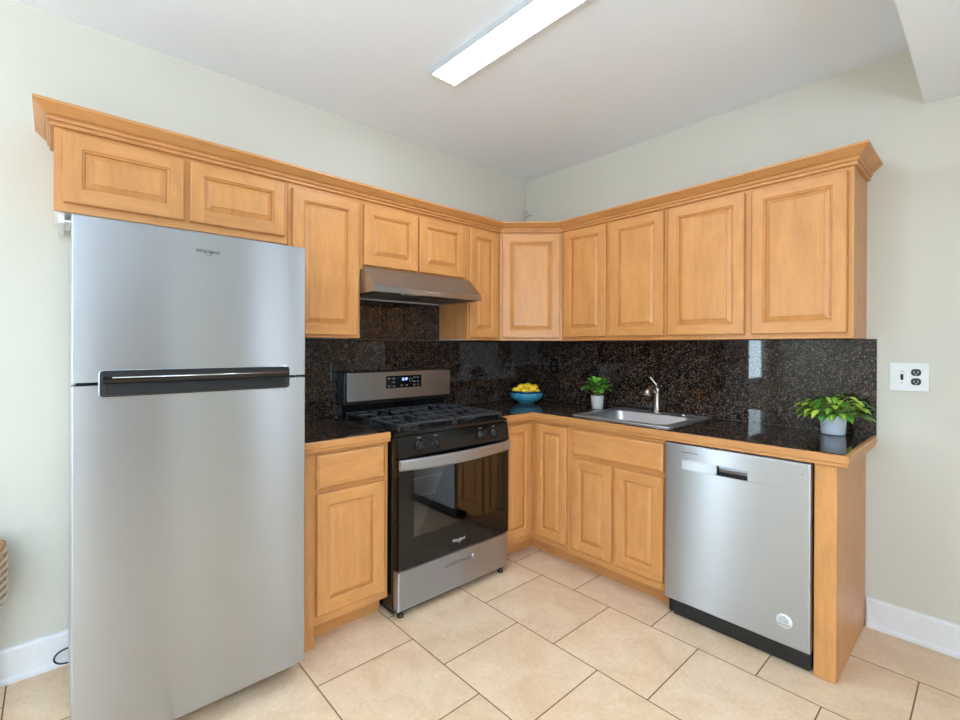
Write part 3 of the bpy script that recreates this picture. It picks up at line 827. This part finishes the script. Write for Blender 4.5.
fl(a0, q0, b0, b1); fl(q1, a1, b0, b1); fl(q0, q1, b0, w0); fl(q0, q1, w1, b1)
D1 = .005
fl(q0, c0, w0, w1, tt - .0015, tt - D1); fl(c1, q1, w0, w1, tt - D1, tt - .004)
for (xa, na, xb, nb) in ((q0, tt - .0015, c0, tt - D1), (c1, tt - D1, q1, tt - .004)):
    for vv in (w0, w1): m.face([TR(xa, vv, tt), TR(xb, vv, tt), TR(xb, vv, nb), TR(xa, vv, na)])
m.face([TR(c0, w0, tt), TR(c1, w0, tt), TR(c1, w0, tt - D1), TR(c0, w0, tt - D1)]); m.face([TR(c0, w1, tt), TR(c1, w1, tt), TR(c1, w1, tt - D1), TR(c0, w1, tt - D1)])
for xx, nn in ((q0, tt - .0015), (q1, tt - .004)): m.face([TR(xx, w0, tt), TR(xx, w1, tt), TR(xx, w1, nn), TR(xx, w0, nn)])
bmesh.ops.remove_doubles(m.bm, verts=m.bm.verts, dist=1e-6); bmesh.ops.recalc_face_normals(m.bm, faces=m.bm.faces)
dd = m.build('door', ST_X, t)
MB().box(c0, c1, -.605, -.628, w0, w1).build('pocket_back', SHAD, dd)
m = MB(); m.prism([(-.6285, w0 + .018), (-.640, w0 + .020), (-.6425, w0 + .034), (-.640, w1), (-.6285, w1)], 'x', c0 + .012, c1); m.build('pull_bar', plain('pull_bar_steel', srgb(120, 122, 126), .3, 1), dd)
MB().box(1.597, 1.678, -.6438, -.6446, .8255, .8280).build('vent_slit', SHAD, dd)
MB().lathe([(0, .0006), (.0022, .0006), (.0022, 0)], (2.098, -.644, .817), 10, M=Matrix.Rotation(PI / 2, 3, 'X')).build('indicator', SHAD, dd)
sk = MB().lathe([(.0, .0004), (.030, .0004), (.030, 0)], (2.036, -.6441, .192), 32, M=Matrix.Rotation(PI / 2, 3, 'X')).build('round_sticker', STICK, dd)
for j, (w_, zz) in enumerate(((.024, .209), (.034, .202), (.036, .195), (.034, .188), (.042, .178))):
    x_ = 2.036 - w_ / 2
    mm = MB(); n_b = int(w_ / .0042)
    for k in range(n_b): mm.box(x_ + k * .0042, x_ + k * .0042 + .0030, -.6446, -.6450, zz - .0016, zz + .0016)
    mm.build('sticker_print', PRINT, t)

# ------------------------------------------------------------------ things on the counter
BC = Vector((.262, -.285, CT))
t = thing('fruit_bowl', BC + Vector((0, 0, .0005)), 'blue glazed ceramic bowl of lemons in the counter corner', 'bowl')
R_ = .128
MB().lathe([(0, .004), (.052, .004), (.054, 0), (.061, .001), (.062, .012), (.088, .018), (.112, .034), (.123, .056), (R_ - .002, .077)], BC, 48).build('body', BLUE, t)
MB().lathe([(R_ - .002, .077), (R_ + .001, .0785), (R_ + .001, .091), (R_ - .003, .093), (R_ - .006, .090), (.113, .070), (.098, .044), (.070, .024), (.045, .014), (0, .012)], BC, 48).build('rim_and_lining', BLUED, t)
def lemon(loc, r, yaw, tilt, label):
    m = MB(); prof = []
    for k in range(15):
        a = -PI / 2 + PI * k / 14
        rr = r * math.cos(a); zz = r * 1.22 * math.sin(a)
        if k in (0, 14): rr = 0; zz *= 1.10
        if k in (1, 13): rr = r * .17; zz = math.copysign(r * 1.24, zz)
        prof.append((rr, zz))
    Mx = Matrix.Rotation(yaw, 3, 'Z') @ Matrix.Rotation(tilt, 3, 'Y')
    o = m.lathe(prof, loc, 20, M=Mx).build('lemon', LEM, loc=loc)
    return tag(o, label, 'lemon', 'lemons in the blue bowl')
rt, fw = Vector((math.cos(YAW), math.sin(YAW), 0)), Vector((-math.sin(YAW), math.cos(YAW), 0))
for (a, b, z_, r, yw, lab) in (
        (-.078, -.010, .092, .025, .4, 'leftmost yellow lemon in the blue bowl'),
        (-.034, .018, .112, .029, 1.4, 'yellow lemon second from left in the blue bowl'),
        (.012, .022, .116, .030, .7, 'big yellow lemon on top at the middle of the blue bowl'),
        (.064, .012, .108, .029, 2.2, 'rightmost yellow lemon in the blue bowl'),
        (-.022, -.058, .090, .026, .9, 'yellow lemon low at the front left of the blue bowl'),
        (.030, -.050, .096, .028, .2, 'yellow lemon low at the front centre of the blue bowl'),
        (.078, -.040, .082, .021, .2, 'smallest yellow lemon at the front right rim of the blue bowl')):
    lemon(BC + rt * a + fw * b + Vector((0, 0, z_)), r, yw, PI / 2 - .2, lab)

def leaf(m, base, d, length, width, droop, layer, tint, fold=.25, n=6, round_=False):
    d = Vector(d).normalized(); side = d.cross(Vector((0, 0, 1)))
    side = side.normalized() if side.length > .05 else Vector((1, 0, 0))
    p = Vector(base); dirv = d.copy(); rows = []
    for k in range(n + 1):
        u = k / n
        w = width * .5 * math.sin(PI * min(1, u * .93 + .07)) ** .8 * (1.12 - .35 * u)
        if round_: w = width * .5 * math.sqrt(max(.004, 1 - (2 * u - 1) ** 2))
        if k == n: w = width * .02
        up = side.cross(dirv).normalized()
        rows.append([(p - side * w + up * w * fold, 0), (p - side * w * .5 + up * w * fold * .35, 1), (p.copy(), 2), (p + side * w * .5 + up * w * fold * .35, 1), (p + side * w + up * w * fold, 0)])
        p = p + dirv * (length / n)
        dirv = (dirv + Vector((0, 0, -droop / n))).normalized()
    vs = [[m.bm.verts.new(c) for c, _ in r] for r in rows]
    for i, r in enumerate(rows):
        for j, (_, mid) in enumerate(r): vs[i][j][layer] = min(1, max(0, tint + (.35, .12, -.1)[2 - mid] * (1 - i / n * .3)))
    for A, B in zip(vs, vs[1:]):
        for j in range(4):
            f = m.bm.faces.new((A[j], A[j + 1], B[j + 1], B[j])); f.smooth = True

def pot_plant(base, r0, r1, h, potmat, leafm, label, kind):
    t = thing('potted_plant', base, label, 'plant')
    b = Vector(base)
    MB().lathe([(0, .001), (r0 - .004, .001), (r0, .004), (r1, h - .002), (r1 - .001, h), (r1 - .005, h), (r1 - .006, h - .012), (0, h - .012)], b, 40).build('pot', potmat, t)
    MB().lathe([(0, h - .009), (r1 - .0065, h - .0115)], b, 24).build('soil', SOIL, t)
    rnd = random.Random(3 if kind == 'round' else 11)
    m = MB(); lay = m.bm.verts.layers.float.new('tint'); st = MB()
    top = b + Vector((0, 0, h - .012))
    if kind == 'round':
        for k in range(92):
            a = rnd.uniform(0, 2 * PI); el = rnd.uniform(-.25, 1.3)
            dirv = Vector((math.cos(a) * math.cos(el), math.sin(a) * math.cos(el), math.sin(el)))
            rad = rnd.uniform(.45, 1)
            c = top + Vector((0, 0, .060)) + Vector((dirv.x * .084, dirv.y * .084, dirv.z * .058)) * rad
            if k % 6 == 0: st.tube([top + Vector((dirv.x * .012, dirv.y * .012, 0)), (top + c) / 2 + Vector((0, 0, .01)), c], .0012, 5)
            leaf(m, c, (dirv.x, dirv.y, dirv.z * .5 + .15), rnd.uniform(.034, .048), rnd.uniform(.032, .044), rnd.uniform(.3, 1.2), lay, rnd.choice((.0, .1, .3, .6, .85)), .2, 6, True)
    else:
        for k in range(84):
            a = 2 * PI * k / 84 * 13 + rnd.uniform(-.25, .25); el = math.asin(rnd.uniform(.12, .98))
            L = rnd.uniform(.068, .092) * (.95 + .38 * math.sin(el))
            dirv = Vector((math.cos(a) * math.cos(el) * 1.15, math.sin(a) * math.cos(el) * 1.15, math.sin(el) * .86))
            c = top + Vector((dirv.x * .012, dirv.y * .012, .008)) + dirv * L
            st.tube([top + Vector((dirv.x * .012, dirv.y * .012, 0)), top + Vector((dirv.x * .35, dirv.y * .35, dirv.z * .62)) * L, c], .0014, 5)
            leaf(m, c, (math.cos(a), math.sin(a), .25 if el > .6 else -.05), rnd.uniform(.050, .072), rnd.uniform(.032, .044), rnd.uniform(.9, 1.7), lay, rnd.choice((.0, .08, .2, .4, .7)), .14)
    # keep leaves off the wall behind and above the counter
    for v in m.bm.verts:
        if v.co.y > -.016: v.co.y = -.016 - (v.co.y + .016) * .1
        if v.co.z < CT + .004: v.co.z = CT + .004
    m.build('foliage', leafm, t); st.build('stems', STEM, t)
pot_plant((.824, -.196, CT + .0005), .036, .043, .092, POTG, LEAF1, 'bushy round-leaved green plant in a pale cement pot left of the sink', 'round')
pot_plant((2.098, -.112, CT + .0005), .049, .053, .092, POTB, LEAF2, 'variegated leafy plant in a white glazed pot at the counter right end', 'long')

# ------------------------------------------------------------------ electrical plates, sensor, cord
t = thing('wall_plate', (2.36, 0, 1.2), 'white two-gang wall plate with toggle switch and black duplex outlet, right of backsplash', 'outlet')
MB().prism(rrect(2.292, 2.427, 1.138, 1.267, .004), 'y', -.0005, -.007, bev=.0015).build('plate', WHITE, t)
MB().box(2.330, 2.340, -.0072, -.0085, 1.188, 1.214).box(2.331, 2.339, -.0085, -.020, 1.203, 1.211, .001).build('toggle', BLKP, t)
for zz in (1.182, 1.224):
    o = MB().prism(rrect(2.366, 2.400, zz - .0155, zz + .0155, .012), 'y', -.0072, -.0095).build('socket', BLKP, t)
    MB().box(2.3755, 2.378, -.0096, -.0101, zz - .004, zz + .006).box(2.388, 2.3905, -.0096, -.0101, zz - .004, zz + .006).lathe([(.0, .0005), (.0028, .0005), (.0028, 0)], (2.383, -.0096, zz - .009), 10, M=Matrix.Rotation(PI / 2, 3, 'X')).build('socket_slots', PRINTW, o)
for zz in (1.176, 1.228): MB().lathe([(0, .001), (.003, .0006), (.003, 0)], (2.335, -.0072, zz), 10, M=Matrix.Rotation(PI / 2, 3, 'X')).build('screw', CHROME, t)
def black_outlet(T, u, v, label):
    t = thing('outlet', T(u, v, 0), label, 'outlet')
    def bx(a, b, c, d, n0, n1, bev=0):
        P, Q = T(a, c, n0), T(b, d, n1); m = MB()
        m.box(min(P.x, Q.x), max(P.x, Q.x), min(P.y, Q.y), max(P.y, Q.y), min(P.z, Q.z), max(P.z, Q.z), bev); return m
    bx(u - .036, u + .036, v - .058, v + .058, .0004, .006, .0015).build('plate', BLK, t)
    for dz in (-.02, .02): 
        s_ = bx(u - .016, u + .016, v + dz - .014, v + dz + .014, .0062, .009, .001).build('socket', BLKP, t)
        a = bx(u - .008, u - .006, v + dz - .005, v + dz + .006, .0091, .0096).build('socket_slots', PRINT, s_)
        b_ = bx(u + .006, u + .008, v + dz - .005, v + dz + .006, .0091, .0096).build('socket_slots', PRINT, s_)
black_outlet(planeL(.012), -1.722 + .05, 1.185, 'black outlet on the granite beside the range backguard')
black_outlet(planeR(-.012), .312, 1.185, 'black outlet on the granite between fruit bowl and small plant')
t = thing('sensor_box', (.03, -.0, 2.45), 'small grey-white sensor box on the wall in the corner above the cabinets', 'sensor')
MB().box(.012, .060, -.030, -.0005, 2.412, 2.482, .004).build('housing', plain('sensor_plastic', srgb(206, 208, 200), .5), t)
MB().box(.024, .048, -.033, -.0302, 2.425, 2.450, .001).build('lens', plain('sensor_lens', srgb(170, 172, 168), .4), t)
pts = []
for k in range(21):
    a = math.radians(-80 - 250 * k / 20)
    pts.append((.047 + .004 * math.sin(a * 2), -2.850 + .052 * math.cos(a) * 1.0, .050 + .030 * math.sin(a)))
pts = [(.05, -2.78, .022)] + pts + [(.05, -2.76, .075)]
m = MB(); m.tube(pts, .0035, 8)
tag(m.build('power_cord', DARK, loc=(.05, -2.84, .02)), 'dark looped power cord lying against baseboard beside the fridge', 'cord')

# ------------------------------------------------------------------ ceiling light
t = thing('ceiling_light', (1.37, -1.455, H), 'long slim white LED ceiling light', 'ceiling light')
lx0, lx1, ly0, ly1, lz0, lz1 = .750, 1.975, -1.535, -1.380, H - .030, H - .0005
m = MB(); w = .006
m.box(lx0, lx1, ly0, ly0 + w, lz0, lz1); m.box(lx0, lx1, ly1 - w, ly1, lz0, lz1); m.box(lx0, lx0 + w, ly0 + w, ly1 - w, lz0, lz1); m.box(lx1 - w, lx1, ly0 + w, ly1 - w, lz0, lz1)
m.box(lx0 + w, lx1 - w, ly0 + w, ly1 - w, lz1 - .006, lz1)
m.build('frame', plain('grey_light_frame', srgb(190, 192, 195), .5), t)
MB().box(lx0 + w + .001, lx1 - w - .001, ly0 + w + .001, ly1 - w - .001, lz0 + .008, lz0 + .012).build('diffuser', LED, t)

# globe light added out of view behind the camera to brighten the room
t = thing('added_globe_light', (3.6, -5.0, H), 'unseen white globe light added behind the camera to brighten the room', 'pendant lamp')
MB().lathe([(.06, -.03), (.06, -.0005), (0, -.0005)], (3.6, -5.0, H), 24).build('canopy', WHITE, t)
MB().tube([(3.6, -5.0, H - .029), (3.6, -5.0, 2.161)], .004, 8).build('cord', BLKP, t)
MB().lathe([(.16 * math.sin(PI * k / 16) if 0 < k < 16 else 0, -.16 * math.cos(PI * k / 16)) for k in range(17)], (3.6, -5.0, 2.0), 32).build('globe', emis('fill_globe', (.78, .90, 1, 1), 17), t)

# uplight added behind the camera, out of view, to brighten the ceiling
t = thing('added_uplight', (3.5, -3.9, 0), 'unseen metal uplight added behind the camera to brighten the ceiling', 'floor lamp')
MB().lathe([(0, .001), (.14, .001), (.14, .012), (.02, .025), (0, .025)], (3.5, -3.9, 0), 32).build('base', DARK, t)
MB().tube([(3.5, -3.9, .0255), (3.5, -3.9, 1.52)], .012, 12).build('pole', DARK, t)
bw = MB().lathe([(0, 1.521), (.06, 1.53), (.15, 1.58), (.20, 1.65), (.194, 1.65), (.145, 1.588), (.05, 1.54), (0, 1.535)], (3.5, -3.9, 0), 40).build('bowl', WHITE, t)
MB().lathe([(0, 1.61), (.162, 1.61)], (3.5, -3.9, 0), 32).build('fill_lens', emis('ceiling_fill_light', (.56, .80, 1, 1), 490), bw)

# ------------------------------------------------------------------ woven stool at the left edge of the frame
sc_ = Vector((.150, -3.150, 0))
t = thing('woven_stool', sc_, 'twisted rattan woven stool cut off by the left edge, against the wall', 'stool')
m = MB(); zs0, zs1, rs = .350, .612, .122
prof_ = [(0, zs0 + .01), (rs - .04, zs0), (rs - .024, zs0 + .012), (rs - .014, zs0 + .05), (rs - .012, (zs0 + zs1) / 2), (rs - .016, zs1 - .05), (rs - .030, zs1 - .012), (rs - .05, zs1), (0, zs1 - .004)]
m.lathe(prof_, sc_, 48); m.build('seat_core', ROPED, t)
for mat_, ph, nm in ((plain('cream_rope', srgb(226, 214, 198), .8, 0, .12, .2, 120), 0, 'cream_rope'), (ROPE, 1, 'brown_rope')):
    m = MB(); turns, per = 8, 48; P = []
    for k in range(turns * per + 1):
        a = 2 * PI * k / per; u = k / (turns * per)
        zz = zs0 + .014 + (zs1 - zs0 - .034) * u + (.0155 if ph else 0)
        rr = rs - .010 - .012 * abs(2 * u - 1) ** 5
        wob = .004 * math.sin(a * 9 + ph * PI)
        P.append(sc_ + Vector(((rr + wob * .6) * math.cos(a), (rr + wob * .6) * math.sin(a), zz + wob)))
    m.tube(P, .0088, 7); m.build(nm, mat_, t)
for k in range(4):
    a = PI / 4 + k * PI / 2
    MB().tube([sc_ + Vector((.06 * math.cos(a), .06 * math.sin(a), zs0 + .008)), sc_ + Vector((.085 * math.cos(a), .085 * math.sin(a), .002))], [.016, .012], 12).build('leg', WVD, t)
